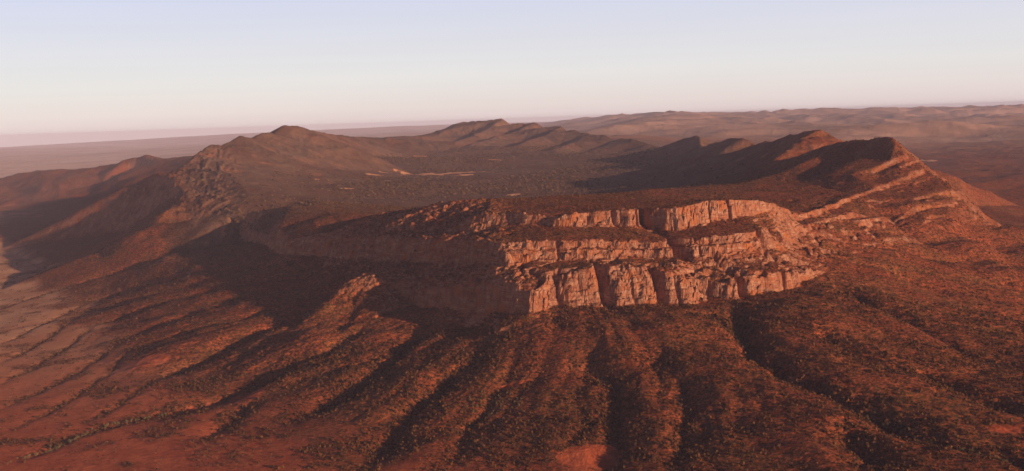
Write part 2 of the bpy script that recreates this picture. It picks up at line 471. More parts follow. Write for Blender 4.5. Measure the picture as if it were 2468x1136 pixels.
def gully_cut(x, y):
    cut = np.zeros(x.shape, np.float32)
    wx = x + 14 * pn(x / 90, y / 90, 51) + 5 * pn(x / 30, y / 30, 52)
    wy = y + 14 * pn(x / 90, y / 90, 53) + 5 * pn(x / 30, y / 30, 54)
    for dep, wid, q in GUL:
        lo, hi = q.min(0) - 5 * wid, q.max(0) + 5 * wid
        s = np.nonzero((x > lo[0]) & (x < hi[0]) & (y > lo[1]) & (y < hi[1]))
        if not len(s[0]):
            continue
        X, Y = wx[s], wy[s]
        best = np.full(X.shape, 1e9)
        tt = np.zeros(X.shape)
        seg = np.hypot(*(q[1:] - q[:-1]).T)
        cum = np.r_[0, np.cumsum(seg)]
        for k in range(len(q) - 1):
            ax, ay = q[k]
            bx, by = q[k + 1] - q[k]
            t = np.clip(((X - ax) * bx + (Y - ay) * by) / (bx * bx + by * by + 1e-9), 0, 1)
            d = np.hypot(X - ax - t * bx, Y - ay - t * by)
            m = d < best
            best[m] = d[m]
            tt[m] = (cum[k] + t[m] * seg[k]) / cum[-1]
        fade = sstep(0, 0.18, tt) * (1 - 0.75 * sstep(0.75, 1.0, tt))
        c = dep * fade * np.exp(-(best / wid) ** 1.25)
        cut[s] = np.maximum(cut[s], c) + 0.35 * np.minimum(cut[s], c)
    return cut


# clefts that split the cliffs: (pixel x, y range in metres, half width, depth)
CLEFTS = [(1338, 3290, 3470, 9, 24), (1443, 3270, 3490, 11, 64), (1573, 3270, 3480, 12, 66), (1770, 3290, 3480, 11, 60), (1512, 3280, 3440, 5, 14), (1625, 3280, 3400, 3, 10),
          (1345, 3480, 3620, 6, 24), (1587, 3470, 3880, 17, 95), (1843, 3520, 3680, 9, 50), (1660, 3500, 3720, 4, 14),
          (1712, 3660, 3900, 3, 14), (1758, 3700, 3900, 4, 18), (1480, 3700, 3850, 8, 26), (1535, 3700, 3850, 8, 34), (1890, 3330, 3480, 6, 22)]


def height(x, y):
    x = x.astype(np.float64)
    near = sstep(-1300, -1000, x) * (1 - sstep(1100, 1500, x)) * (1 - sstep(4500, 5000, y)) * sstep(3100, 3230, y)
    # sideways wander that makes the rock bands ragged: buttresses and clefts
    bx = pn(x / 62 + 0.25 * pn(y / 40, x / 60, 10), y / 200, 11)
    by = pn(y / 62, x / 200, 12)
    dy = 13 * fbm(x / 85, y / 110, 3, 13, 0.36) + 8 * (0.4 + 0.8 * pn(x / 150, y / 150, 9)) * (1 - np.clip(np.abs(bx) * 3.6, 0, 1)) ** 1.4 + 1.3 * pn(x / 8, y / 14, 15)
    dx = 13 * fbm(x / 110, y / 85, 3, 16, 0.36) + 10 * (1 - np.clip(np.abs(by) * 3.6, 0, 1)) ** 1.4 + 2 * pn(y / 9, x / 30, 17)
    for px, y0, y1, w, d in CLEFTS:
        u = ray(px, 650)[0]
        ym = 0.5 * (y0 + y1)
        w = w * (1 + 0.3 * pn(y / 25, y / 60, px % 17))
        dy = dy + 0.75 * d * np.exp(-((x - u * ym + 0.28 * (y - ym) + 9 * pn(y / 35, x / 70, 18)) / w) ** 2) * sstep(y0, y0 + 25, y) * (1 - sstep(y1 - 40, y1, y))
    h = base_h(x + near * dx * 0.8, np.maximum(y - near * dy, 1450))
    # beds of different hardness: each bed stands out or falls back in blocks
    bed = np.floor((h - 0.04 * x + 2.5 * pn(x / 40, y / 40, 19)) / 10.0)
    jut = 8.0 * pn(bed * 5.37 + 0.31, x / 21 + y / 33 + bed * 3.1, 20) + 3.5 * pn(bed * 9.7 + 0.13, x / 80, 28) + 2.2 * pn(bed * 3.7, x / 8 + y / 12, 29)
    fb = (h - 0.04 * x + 2.5 * pn(x / 40, y / 40, 19)) / 10.0 - bed
    jut = jut + 3.0 * np.exp(-(np.minimum(fb, 1 - fb) / 0.16) ** 2)
    jut = jut * (1 - 0.7 * sstep(600, 760, x))
    h = base_h(x + near * (dx * 0.9 + 0.8 * jut), np.maximum(y - near * (dy + jut), 1450))
    h = h - near * 16 * sstep(0.0, 0.7, fbm(x / 50, y / 50, 3, 64)) * sstep(262, 300, h) * (1 - sstep(328, 336, h))
    h = h + near * sstep(60, -80, x) * sstep(185, 215, h) * (6 * fbm(x / 26, y / 26, 4, 58, 0.6))
    # crags and knobs on the slopes between the bands
    grade = np.abs(base_h(x, y + 9) - base_h(x, y - 9)) / 18
    crag = near * (1 - 0.8 * sstep(600, 760, x)) * sstep(230, 270, h) * sstep(0.12, 0.34, grade)
    h = h + crag * (5.0 * sstep(0.12, 0.5, fbm(x / 34, y / 34, 3, 65)) + 2.0 * np.abs(pn(x / 12, y / 12, 66)))
    # wandering ridges beyond the bluff, so that no flank is a plain facet
    u_ = x / y
    dip = sstep(-0.29, -0.24, u_) * (1 - sstep(0.06, 0.16, u_)) * sstep(4700, 5600, y) * (1 - sstep(10500, 12500, y))
    wide = sstep(4200, 5600, y) * sstep(120, 220, h) * (1 - sstep(8000, 11000, y)) * (1 - 0.85 * dip)
    h = h + wide * (1 - sstep(360, 420, h)) * (12 * (ridged(x / 420, y / 520, 4, 67) - 0.4) + 4 * fbm(x / 90, y / 120, 3, 68))
    # fine drainage that fans out from the bluff
    rx, ry = x - 250.0, y - 3950.0
    rr = np.hypot(rx, ry) + 1
    th = np.arctan2(rx, -ry)
    wob = 0.035 * pn(rr / 420, th * 3, 101) + 0.008 * pn(rr / 120, th * 9, 102)
    skirt = sstep(22, 70, h) * (1 - sstep(225, 285, h) * (x < 900)) * (1 - sstep(330, 380, h)) * (1 - sstep(5200, 6200, y))
    g1 = np.abs(pn((th + wob) * 5.5, rr / 1100, 103))
    g2 = np.abs(pn((th + 1.5 * wob) * 13, rr / 600, 104))
    g3 = np.abs(pn((th + 2 * wob) * 31, rr / 240, 105))
    ws = np.clip(rr / 1000, 0.5, 1.6)
    g1 = g1 * (1 + 1.3 * sstep(0.75, 1.1, th))
    h0 = h
    h = h + skirt * ws * (9 * np.minimum(g1 * 2.0, 1 + 1.3 * sstep(0.75, 1.1, th)) + 4.5 * np.minimum(g2 * 2.0, 1) + 1.6 * np.minimum(g3 * 2, 1) - 8)
    # gentle relief everywhere, growing with distance and height
    far = np.clip(y / 3300, 0.6, 30)
    high = sstep(140, 420, h)
    h = h - gully_cut(x, y) * (1 - 0.65 * sstep(215, 300, h) * (x > -600) * (x < 950) * (y < 4200))
    plain = sstep(10, 80, h)
    h = h + plain * (2.2 * fbm(x / 70, y / 70, 3, 21) + 3.5 * fbm(x / 260, y / 260, 2, 24)) + 0.5 * fbm(x / 25, y / 25, 2, 27)
    mid = sstep(5000, 7000, y) * (1 - sstep(22000, 30000, y))
    # craggy outcrops along the left rim
    rim = sstep(5700, 6200, y) * (1 - sstep(8600, 9200, y)) * sstep(-0.33, -0.30, u_) * (1 - sstep(-0.235, -0.21, u_)) * sstep(250, 340, h)
    h = h + rim * (11 * sstep(0.1, 0.45, fbm(x / 60, y / 80, 3, 69)) + 5 * np.abs(pn(x / 25, y / 35, 70)))
    # eroded flanks of the far ranges
    flank = mid * sstep(395, 520, h)
    h = h + flank * (np.where(x / y < -0.1, 7, 15) * (ridged(x / 900 + 0.3 * pn(x / 500, y / 900, 31), y / 900, 4, 32) - 0.7))
    h = h + flank * 9 * (ridged(x / 230, y / 300, 3, 33) - 0.6)
    h = h + mid * (3.0 * fbm(x / 260, y / 420, 4, 36))
    # distant hills
    lefty = x / y
    dist = sstep(16500, 22000, y)
    hills = sstep(0.03, 0.1, lefty + 0.06 * pn(x / 9000, y / 9000, 41)) + 0.12
    rid = ridged((x + 0.5 * y) / 7500 + 0.3 * pn(x / 6000, y / 6000, 40), (y - 0.3 * x) / 2600, 4, 42, 0.42)
    h = h + dist * np.clip(hills, 0, 1) * ((110 + 130 * sstep(26000, 36000, y)) * (rid - 0.4) + 40 * fbm(x / 2200, y / 1500, 4, 48) * np.clip(rid, 0, 1)) * (1 - sstep(60000, 88000, y) * 0.5)
    low = sstep(0.30, 0.36, lefty) * sstep(5200, 7000, y) * (1 - dist)
    h = h + low * 32 * (ridged(x / 1500, y / 1500, 4, 44) - 0.5)
    lh = sstep(-0.22, -0.30, lefty) * sstep(10500, 13000, y) * (1 - sstep(15000, 18000, y))
    h = h + lh * 42 * (ridged(x / 1300, y / 1300, 4, 46) - 0.6)
    h_pre = h
    # layered ledges on the right-hand front slope
    lay = sstep(640, 820, x) * sstep(3480, 3750, y) * (1 - sstep(5450, 5650, y)) * sstep(255, 310, h + 14 * pn(x / 120, y / 120, 61))
    s = h - 0.045 * (x - 700) - 0.03 * (y - 3600) + 8 * fbm(x / 60, y / 60, 3, 62) + 13 * pn(x / 260, y / 260, 60)
    per = 31.0
    k = np.floor(s / per)
    f = s / per - k
    hard = 0.5 + 0.5 * pn(k * 0.37, x / 240 + k * 5.1, 63)
    g = np.where(f < 0.72, f * 0.55, 0.396 + (np.clip((f - 0.72) / 0.12, 0, 1)) * 0.5 + np.clip((f - 0.84) / 0.16, 0, 1) * 0.104)
    h = h + 0.55 * lay * sstep(0.3, 0.75, hard) * per * (g - f)
    return h, h0 + (h - h_pre)


# ------------------------------------------------------------------ the land as one sheet of quads
def steps(a, b, d):
    return np.arange(a, b, d)


def geo(a, b, r):
    n = max(1, int(math.log(b / a) / math.log(r)))
    return a * (b / a) ** (np.arange(n) / n)


k = 1 / Q
cols = np.concatenate([steps(-80, 640, 2.4 * k), steps(640, 2060, 1.5 * k), steps(2060, 2550, 2.4 * k)])
cols = (cols - 1234) / FOCAL
side = np.linspace(0, 1, 46)[1:] ** 1.6
cols = np.concatenate([(cols[0] - side * (0.95 + cols[0]))[::-1], cols, cols[-1] + side * (0.95 - cols[-1])])
rows = np.concatenate([steps(1500, 2240, 14), steps(2240, 3220, 3.0 * k), steps(3220, 4100, 1.8 * k), steps(4100, 5000, 3.4 * k), geo(5000, 7000, 1 + 0.0022 * k),
                       geo(7000, 20000, 1 + 0.0042 * k), geo(20000, 88000, 1 + 0.012 * k), [88000.0]])
U, Y = np.meshgrid(cols, rows, indexing='ij')
X = U * Y
Z = np.empty_like(X)
ZR = np.empty_like(X)                     # the rock below, without the drainage cut into it
for i in range(0, len(cols), 100):
    Z[i:i + 100], ZR[i:i + 100] = height(X[i:i + 100], Y[i:i + 100])
nu, nr = X.shape
print('terrain', nu, nr, nu * nr)

# slope
dZr = np.gradient(Z, axis=1) / np.gradient(Y, axis=1)
dXc = np.gradient(X, axis=0)
dZx = np.gradient(Z, axis=0) / dXc
dZy = dZr - dZx * U
slope = np.hypot(dZx, dZy)
_a = np.gradient(ZR, axis=0) / dXc
slope_r = np.hypot(_a, np.gradient(ZR, axis=1) / np.gradient(Y, axis=1) - _a * U)


def sample(grid, x, y):
    fu = np.interp(x / y, cols, np.arange(nu))
    fr = np.interp(y, rows, np.arange(nr))
    return bil(grid, fu, fr)


# surface kinds painted as masks: bare rock, plants, pale dry ground (far off it stands in for haze)
N1 = fbm(X / 55, Y / 55, 3, 71)
rock = sstep(0.85, 1.3, slope_r + 0.3 * N1)
bluffish = sstep(-1100, -900, X) * (1 - sstep(1500, 2100, X)) * (Y > 3150) * (Y < 5700) * sstep(190, 240, Z)
rock = np.maximum(rock, bluffish * sstep(0.58, 0.95, slope_r + 0.25 * fbm(X / 24, Y / 24, 2, 74)))
rimrock = sstep(5200, 6000, Y) * (1 - sstep(19000, 21000, Y)) * sstep(380, 440, Z) * sstep(0.5, 1.1, fbm(X / 240, Y / 90, 4, 76) + 0.8 * slope_r)
CUT = gully_cut(X, Y).astype(np.float32)
rock = np.clip(np.maximum(rock, rimrock * np.where(Y > 8500, 0.35, 0.8)), 0, 1)
rock = rock * (1 - 0.75 * sstep(780, 980, X) * sstep(-0.25, 0.35, fbm(X / 48, Y / 60, 3, 78)))
rock = rock * (1 - 0.6 * sstep(-20, -120, X) * (Y < 6500) * sstep(-0.2, 0.4, fbm(X / 45, Z / 14 + Y / 90, 3, 75))) * (1 - sstep(4, 10, CUT) * (1 - sstep(225, 290, Z)))
plain = 1 - sstep(14, 50, Z + 16 * fbm(X / 180, Y / 180, 3, 77))
plain = plain * (1 - sstep(-150, 350, X) * 0.75)
creek = sstep(0.1, 0.6, fbm(X / 170, Y / 170, 3, 79)) + sstep(0.5, 4, gully_cut(X, Y))
veg = np.clip((1 - 0.85 * plain) + 0.7 * creek * plain, 0, 1)
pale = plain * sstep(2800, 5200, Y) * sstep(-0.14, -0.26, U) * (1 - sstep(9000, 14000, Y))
flat_far = sstep(16000, 22000, Y) * sstep(0.05, -0.05, U)  # far left plain, paled in its colour to imitate haze
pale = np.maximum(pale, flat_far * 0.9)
far_fade = sstep(15000, 21000, Y)  # all distant land fades by colour, as haze would do
pale = np.maximum(pale, 0.75 * far_fade)
veg = veg * (1 - 0.6 * flat_far) * (1 - 0.45 * far_fade * sstep(-0.4, 0.5, fbm(X / 1500, Y / 1500, 4, 86)))


def ellipse(px, py, rx, ry, nz=0.8):
    x0, y0 = pick(px, py)
    x1, _ = pick(px + rx, py)
    _, y1 = pick(px, py - ry)
    e = np.hypot((X - x0) / (x1 - x0), (Y - y0) / (y1 - y0)) + nz * fbm(X / 110, Y / 160, 4, 83)
    return 1 - sstep(0.8, 1.05, e)


clear = np.zeros_like(Z)
for e in [(910, 423, 34, 1.8), (925, 416, 20, 1.5), (1060, 420, 85, 2.8), (1120, 421, 30, 1.5), (1015, 378, 18, 1.2), (1190, 386, 14, 0.8), (835, 454, 18, 1.2), (770, 435, 14, 1),
          (1240, 470, 20, 2), (2225, 389, 20, 3)]:
    clear = np.maximum(clear, ellipse(*e))
bare = np.zeros_like(Z)
for e in [(1415, 1105, 75, 26), (430, 1070, 95, 45), (60, 1110, 110, 30), (560, 960, 80, 16), (2440, 1030, 40, 10), (240, 1100, 120, 40), (60, 930, 80, 25), (330, 880, 50, 14),
          (1250, 915, 40, 5), (640, 1080, 40, 18)]:
    bare = np.maximum(bare, ellipse(*e))
basin = sstep(-0.29, -0.24, U) * (1 - sstep(0.16, 0.24, U)) * sstep(5000, 5800, Y) * (1 - sstep(17000, 18000, Y))
veg = veg + 0.55 * basin * veg
dryslope = np.clip(basin * (0.75 + 0.4 * fbm(X / 500, Y / 700, 3, 87)) * (1 - sstep(0.16, 0.2, U) * (Y < 6500)), 0, 1)
pale = np.maximum(pale, clear)
veg = veg * (1 - clear) * (1 - 0.92 * bare)


# ------------------------------------------------------------------ materials
def nodes_of(name):
    m = bpy.data.materials.new(name)
    m.use_nodes = True
    nt = m.node_tree
    b = nt.nodes['Principled BSDF']
    b.inputs['Specular IOR Level'].default_value = 0.1
    b.inputs['Roughness'].default_value = 0.95
    return m, nt, b


def mixc(nt, fac, a, b, mode='MIX'):
    n = nt.nodes.new('ShaderNodeMix')
    n.data_type = 'RGBA'
    n.blend_type = mode
    for sock, val in ((n.inputs[0], fac), (n.inputs[6], a), (n.inputs[7], b)):
        if isinstance(val, bpy.types.NodeSocket):
            nt.links.new(val, sock)
        elif isinstance(val, (tuple, list)):
            sock.default_value = (*val, 1)
        else:
            sock.default_value = val
    return n.outputs[2]


def noise(nt, vec, scale, detail=4, rough=0.55, lo=0.35, hi=0.65):
    n = nt.nodes.new('ShaderNodeTexNoise')
    n.inputs['Scale'].default_value = scale
    n.inputs['Detail'].default_value = detail
    n.inputs['Roughness'].default_value = rough
    nt.links.new(vec, n.inputs['Vector'])
    r = nt.nodes.new('ShaderNodeMapRange')
    r.inputs[1].default_value, r.inputs[2].default_value = lo, hi
    nt.links.new(n.outputs[0], r.inputs[0])
    return r.outputs[0]


def math_n(nt, op, a, b):
    n = nt.nodes.new('ShaderNodeMath')
    n.operation = op
    for i, v in enumerate((a, b)):
        if isinstance(v, bpy.types.NodeSocket):
            nt.links.new(v, n.inputs[i])
        else:
            n.inputs[i].default_value = v
    return n.outputs[0]


def land_material():
    m, nt, b = nodes_of('red land')
    geom = nt.nodes.new('ShaderNodeNewGeometry').outputs['Position']
    mp = nt.nodes.new('ShaderNodeMapping')
    mp.inputs['Scale'].default_value = (1, 1, 0.33)
    nt.links.new(geom, mp.inputs[0])
    streak = mp.outputs[0]
    mb = nt.nodes.new('ShaderNodeMapping')
    mb.inputs['Scale'].default_value = (0.12, 0.12, 1)
    nt.links.new(geom, mb.inputs[0])
    bed = mb.outputs[0]

    def att(n):
        a = nt.nodes.new('ShaderNodeAttribute')
        a.attribute_name = n
        return a.outputs['Fac']
    rock_a, veg_a, pale_a = att('rock'), att('veg'), att('pale')
    soil = mixc(nt, noise(nt, geom, 0.011, 5), (0.46, 0.10, 0.040), (0.60, 0.155, 0.062))
    soil = mixc(nt, noise(nt, geom, 0.06, 4, lo=0.45, hi=0.75), soil, (0.34, 0.07, 0.032))
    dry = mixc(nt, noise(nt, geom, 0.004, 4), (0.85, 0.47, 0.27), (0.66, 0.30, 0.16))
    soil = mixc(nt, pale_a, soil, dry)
    soil = mixc(nt, att('haze_tint'), soil, mixc(nt, noise(nt, geom, 0.0004, 4), (0.86, 0.64, 0.55), (0.72, 0.45, 0.34)))  # distance haze painted into the ground colour
    plant = mixc(nt, noise(nt, geom, 0.09, 3), (0.060, 0.023, 0.009), (0.125, 0.042, 0.015))
    plant = mixc(nt, noise(nt, geom, 0.006, 4, lo=0.45, hi=0.7), plant, (0.075, 0.055, 0.016))
    cover = math_n(nt, 'MINIMUM', math_n(nt, 'MULTIPLY', veg_a, noise(nt, geom, 0.12, 5, 0.7, 0.30, 0.58)), 1.0)
    ground = mixc(nt, cover, soil, plant)
    ground = mixc(nt, math_n(nt, 'MULTIPLY', att('basin'), 0.75), ground, mixc(nt, noise(nt, geom, 0.008, 5, 0.65), (0.135, 0.082, 0.062), (0.235, 0.14, 0.10)))
    rk = mixc(nt, noise(nt, geom, 0.03, 4), (0.38, 0.13, 0.06), (0.42, 0.20, 0.125))
    rk = mixc(nt, noise(nt, bed, 0.16, 3, lo=0.5, hi=0.66), rk, (0.48, 0.26, 0.17))
    rk = mixc(nt, noise(nt, bed, 0.34, 2, lo=0.56, hi=0.68), rk, (0.20, 0.075, 0.045))
    rk = mixc(nt, noise(nt, streak, 0.07, 5, 0.65, 0.47, 0.66), rk, (0.23, 0.085, 0.05))
    rk = mixc(nt, noise(nt, geom, 0.018, 3, lo=0.55, hi=0.66), rk, (0.40, 0.13, 0.05))
    rfac = math_n(nt, 'MULTIPLY', rock_a, noise(nt, geom, 0.09, 4, 0.6, 0.22, 0.42))
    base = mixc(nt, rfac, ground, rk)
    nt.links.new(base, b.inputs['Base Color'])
    bump = nt.nodes.new('ShaderNodeBump')
    bump.inputs['Strength'].default_value = 0.9
    bump.inputs['Distance'].default_value = 2.5
    hgt = math_n(nt, 'ADD', noise(nt, geom, 0.16, 5, 0.6, 0.2, 0.8), math_n(nt, 'MULTIPLY', noise(nt, streak, 0.25, 3, lo=0.3, hi=0.7), rock_a))
    nt.links.new(hgt, bump.inputs['Height'])
    nt.links.new(bump.outputs[0], b.inputs['Normal'])
    return m


LAND = land_material()

# ------------------------------------------------------------------ split the sheet into the pieces of the setting
fy = 0.5 * (Y[:-1, :-1] + Y[1:, 1:])
fx = 0.5 * (X[:-1, :-1] + X[1:, 1:])
fz = 0.25 * (Z[:-1, :-1] + Z[1:, 1:] + Z[:-1, 1:] + Z[1:, :-1])
fs = slope[:-1, :-1]
frock = rock[:-1, :-1]
fu = fx / fy
reg = np.zeros(fx.shape, np.int8)
(PLAIN, SKIRT, BLUFF, CL1, CL2, CL3, WEST, BACK, EAST, FLOOR, FOOT, FARPLAIN, FARHILL, OUTER, CLEARING) = range(15)
NAMES = {PLAIN: ('ground', 'bare red plain with scattered trees at the foot of the slopes'),
         SKIRT: ('hillside', 'scrub covered ridges and gullies spreading below the cliffs'),
         BLUFF: ('bluff', 'broad flat topped bluff stepped by sunlit rock bands'),
         WEST: ('mountain_range', 'long ridge with a pointed peak on the left of the ring'),
         BACK: ('mountain_range', 'hazy range with the highest peak closing the far end'),
         EAST: ('mountain_range', 'layered ridge with shadowed slopes right of the bluff'),
         FLOOR: ('valley_floor', 'wooded valley floor enclosed by the ridges'),
         FOOT: ('hills', 'low hazy hills beyond the left ridge'),
         FARPLAIN: ('distant_plain', 'pale hazy plain reaching the horizon on the left'),
         FARHILL: ('distant_hills', 'faded rows of hills along the horizon on the right'),
         CLEARING: ('clearing', 'bare sandy clearings among the trees of the valley floor'),
         OUTER: ('lowland', 'dark scrubby lowland beyond the layered ridge')}
reg[:] = PLAIN
reg[(fz > 26) | (fx > -150)] = SKIRT
w = (fy > 4300) & (fu < -0.14) & (fz > 90)
reg[w] = WEST
reg[(fy > 5900) & (fy < 10700) & (fz < 370) & (fu > -0.25) & (fu < 0.24)] = FLOOR
reg[(fy > 5000) & (fy < 5900) & (fu > -0.2) & (fu < 0.12)] = FLOOR
reg[(fy > 5900) & (fu > -0.30) & (fu < -0.05) & (fz >= 370)] = WEST
reg[(fy > 9600) & (fu > -0.12) & (fu < 0.12)] = FLOOR
reg[(fy > 9600) & (fu > -0.22) & (fu < -0.07)] = WEST
reg[(fy > 10700) & (fu > -0.10) & (fu < 0.16) & (fz > 408)] = BACK
reg[(fy > 4150) & (fu > 0.205)] = EAST
reg[(fy > 4750) & (fu > 0.10) & (fz > 330)] = EAST
reg[(fy > 5900) & (fu > 0.05) & (fy < 11200) & (fz > 372)] = EAST
reg[(fy > 4150) & (fu > 0.29) & (fz < 255 + 20 * pn(fx / 300, fy / 300, 5))] = OUTER
reg[(fy > 6000) & (fu > 0.27) & (fz < 300)] = OUTER
reg[(fy > 11000) & (fu > 0.14)] = OUTER
reg[(fy > 10500) & (fu < -0.22)] = FOOT
reg[(fy > 17500)] = FARPLAIN
reg[(fy > 17500) & (fu > -0.03)] = FARHILL
reg[(fy > 5600) & (fu < -0.2) & (fz < 90) & (fy < 10500)] = PLAIN
blf = (fy > 3240) & (fy < 5000) & (fu > -0.19) & (fu < 0.212) & (fz > 196 + 30 * np.clip((fx + 300) / 800, 0, 1)) & ((fy < 4750) | (fu < 0.1))
blf &= ~((fu > 0.205) & (fy > 3700))
reg[blf] = BLUFF
steep = blf & (frock > 0.5)
reg[steep & (fz < 322)] = CL1
reg[steep & (fz >= 322) & (fz < 396)] = CL2
reg[steep & (fz >= 396)] = CL3

vid = np.arange(nu * nr).reshape(nu, nr)
reg[(clear[:-1, :-1] > 0.5) & (reg != OUTER)] = CLEARING
quads = np.stack([vid[:-1, :-1], vid[1:, :-1], vid[1:, 1:], vid[:-1, 1:]], -1)
co = np.stack([X, Y, Z], -1).reshape(-1, 3)
# one set of smooth normals for the whole sheet, so that its pieces meet without a seam
nrm = np.stack([-dZx, -dZy, np.ones_like(Z)], -1).reshape(-1, 3)
nrm /= np.linalg.norm(nrm, axis=1)[:, None]
MASKS = {'basin': (dryslope * (1 - clear)).ravel(), 'haze_tint': np.clip(flat_far + 0.5 * far_fade, 0, 1).ravel(), 'rock': rock.ravel(), 'veg': veg.ravel(), 'pale': pale.ravel()}


def mesh_from(name, v, f, mat, smooth=True):
    me = bpy.data.meshes.new(name)
    n = f.shape[1]
    me.vertices.add(len(v))
    me.vertices.foreach_set('co', np.ascontiguousarray(v, np.float32).ravel())
    me.loops.add(f.size)
    me.loops.foreach_set('vertex_index', np.ascontiguousarray(f, np.int32).ravel())
    me.polygons.add(len(f))
    me.polygons.foreach_set('loop_start', np.arange(len(f), dtype=np.int32) * n)
    if smooth:
        me.polygons.foreach_set('use_smooth', np.ones(len(f), bool))
    me.update(calc_edges=True)
    if mat:
        me.materials.append(mat)
    return me


def piece(code, name, parent=None):
    f = quads[reg == code]
    used, inv = np.unique(f.ravel(), return_inverse=True)
    me = mesh_from(name, co[used], inv.reshape(-1, 4), LAND)
    for a, v in MASKS.items():
        at = me.attributes.new(a, 'FLOAT', 'POINT')
        at.data.foreach_set('value', v[used].astype(np.float32))
    me.normals_split_custom_set_from_vertices(nrm[used])
    o = bpy.data.objects.new(name, me)
    col.objects.link(o)
    o.parent = parent
    return o


def tag(o, label, cat, group=None, kind=None):
    o['label'] = label
    o['category'] = cat
    if group:
        o['group'] = group
    if kind:
        o['kind'] = kind
    return o


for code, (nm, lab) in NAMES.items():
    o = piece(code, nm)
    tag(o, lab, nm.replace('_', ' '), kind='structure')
    if code == BLUFF:
        for c in (CL1, CL2, CL3):
            piece(c, 'cliff', o)

# ------------------------------------------------------------------ plants
def plant_material(name, a, b, scale):
    m, nt, bs = nodes_of(name)
    geom = nt.nodes.new('ShaderNodeNewGeometry').outputs['Position']
    nt.links.new(mixc(nt, noise(nt, geom, scale, 2, lo=0.38, hi=0.62), a, b), bs.inputs['Base Color'])
    return m


SCRUB = plant_material('scrub leaves', (0.045, 0.020, 0.007), (0.19, 0.080, 0.028), 0.15)
PINE = plant_material('pine leaves', (0.05, 0.03, 0.010), (0.10, 0.055, 0.018), 0.3)
GUM = plant_material('gum leaves', (0.13, 0.10, 0.045), (0.24, 0.17, 0.075), 0.3)
BARK = plant_material('bark', (0.22, 0.15, 0.10), (0.34, 0.25, 0.18), 0.6)


def clump(n, seed, squash=0.8, jitter=0.35, size=0.5):
    """leaf clumps (small kite faces) spread through a crown of radius 1 with its foot at z=0"""
    r = np.random.default_rng(seed)
    V, F = [], []
    for i in range(n):
        d = r.normal(size=3)
        d /= np.linalg.norm(d)
        rad = r.random() ** 0.4
        c = d * rad * (1 + jitter * (r.random() - 0.5))
        c[2] = (c[2] * 0.75 + 0.85) * squash
        nrm_ = d + r.normal(size=3) * 0.6 + np.array([0, 0, 0.4])
        nrm_ /= np.linalg.norm(nrm_)
        t = np.cross(nrm_, r.normal(size=3))
        t /= np.linalg.norm(t)
        bt = np.cross(nrm_, t)
        s = size * (0.6 + 0.8 * r.random())
        k0 = len(V)
        V += [c + t * s, c + bt * s * 0.8, c - t * s, c - bt * s * 0.8]
        F.append([k0, k0 + 1, k0 + 2, k0 + 3])
    return np.array(V), np.array(F)


def scatter(name, pts, radius, heightf, protos, mat, label):
    """many small plants as one mesh"""
    which = rng.integers(0, len(protos), len(pts))
    VV, FF, off = [], [], 0
    for pi, (v, f) in enumerate(protos):
        s = np.nonzero(which == pi)[0]
        if not len(s):
            continue
        a = rng.random(len(s)) * 2 * np.pi
        ca, sa = np.cos(a)[:, None], np.sin(a)[:, None]
        r = radius[s][:, None]
        x = (v[:, 0] * ca - v[:, 1] * sa) * r + pts[s, 0][:, None]
        y = (v[:, 0] * sa + v[:, 1] * ca) * r + pts[s, 1][:, None]
        z = v[:, 2] * heightf[s][:, None] + pts[s, 2][:, None]
        VV.append(np.stack([x, y, z], -1).reshape(-1, 3))
        FF.append((f[None] + (np.arange(len(s)) * len(v))[:, None, None]).reshape(-1, 4) + off)
        off += len(s) * len(v)
    me = mesh_from(name, np.concatenate(VV), np.concatenate(FF), mat, smooth=False)
    o = bpy.data.objects.new(name, me)
    col.objects.link(o)
    return tag(o, label, 'scrub', kind='stuff')


def throw(n, y0, y1, u0=-0.5, u1=0.5):
    """points spread evenly over the ground between two distances"""
    y = np.sqrt(y0 ** 2 + (y1 ** 2 - y0 ** 2) * rng.random(n))
    x = (u0 + (u1 - u0) * rng.random(n)) * y
    return x, y


def plants(n, y0, y1, base, clumpy=1.0, u0=-0.5, u1=0.5):
    x, y = throw(n, y0, y1, u0, u1)
    v = sample(veg, x, y)
    rk = sample(rock, x, y)
    g = sample(CUT, x, y)
    pl = sample(plain, x, y)
    patch = fbm(x / 45, y / 45, 2, 91) * 0.5 + fbm(x / 210, y / 210, 2, 93) * 0.5
    p = base * v ** 1.6 * (1 - rk) ** 2 * np.clip(0.7 + clumpy * patch + 0.035 * g + 0.0 * pl, 0.04, 1.6)
    s = rng.random(n) < p
    x, y = x[s], y[s]
    return np.c_[x, y, sample(Z, x, y) - 0.15], g[s]


near_proto = [clump(12, 100 + i, 0.9, size=0.55) for i in range(6)]
far_proto = [clump(5, 200 + i, 0.8, size=0.75) for i in range(4)]
pts, g = plants(int(100000 * Q), 2200, 3450, 0.62, 1.7)
rad = (1.2 + 2.7 * rng.random(len(pts)) ** 2.6) * (1 + 0.012 * np.clip(g, 0, 30))
scatter('scrub', pts, rad, rad * (0.8 + 0.6 * rng.random(len(pts))), near_proto, SCRUB, 'brown green scrub covering the near ridges and gullies')
print('near scrub', len(pts))
pts, g = plants(int(120000 * Q), 3350, 6200, 0.6)
rad = 1.7 + 2.4 * rng.random(len(pts)) ** 2
scatter('scrub', pts, rad, rad * (0.7 + 0.5 * rng.random(len(pts))), far_proto, SCRUB, 'scrub on the bluff and the slopes around it')
print('mid scrub', len(pts))

x, y = throw(26000, 2350, 8000, -0.5, -0.12)
z = sample(Z, x, y)
s = (rng.random(len(x)) < np.clip(0.06 + 0.55 * fbm(x / 120, y / 160, 3, 97), 0, 0.6)) & (z < 60)
pts = np.c_[x, y, z - 0.15][s]
rad = 1.4 + 2.8 * rng.random(len(pts)) ** 2
scatter('scrub', pts, rad, rad * 1.1, near_proto, SCRUB, 'loose dark bushes spread over the red plain')
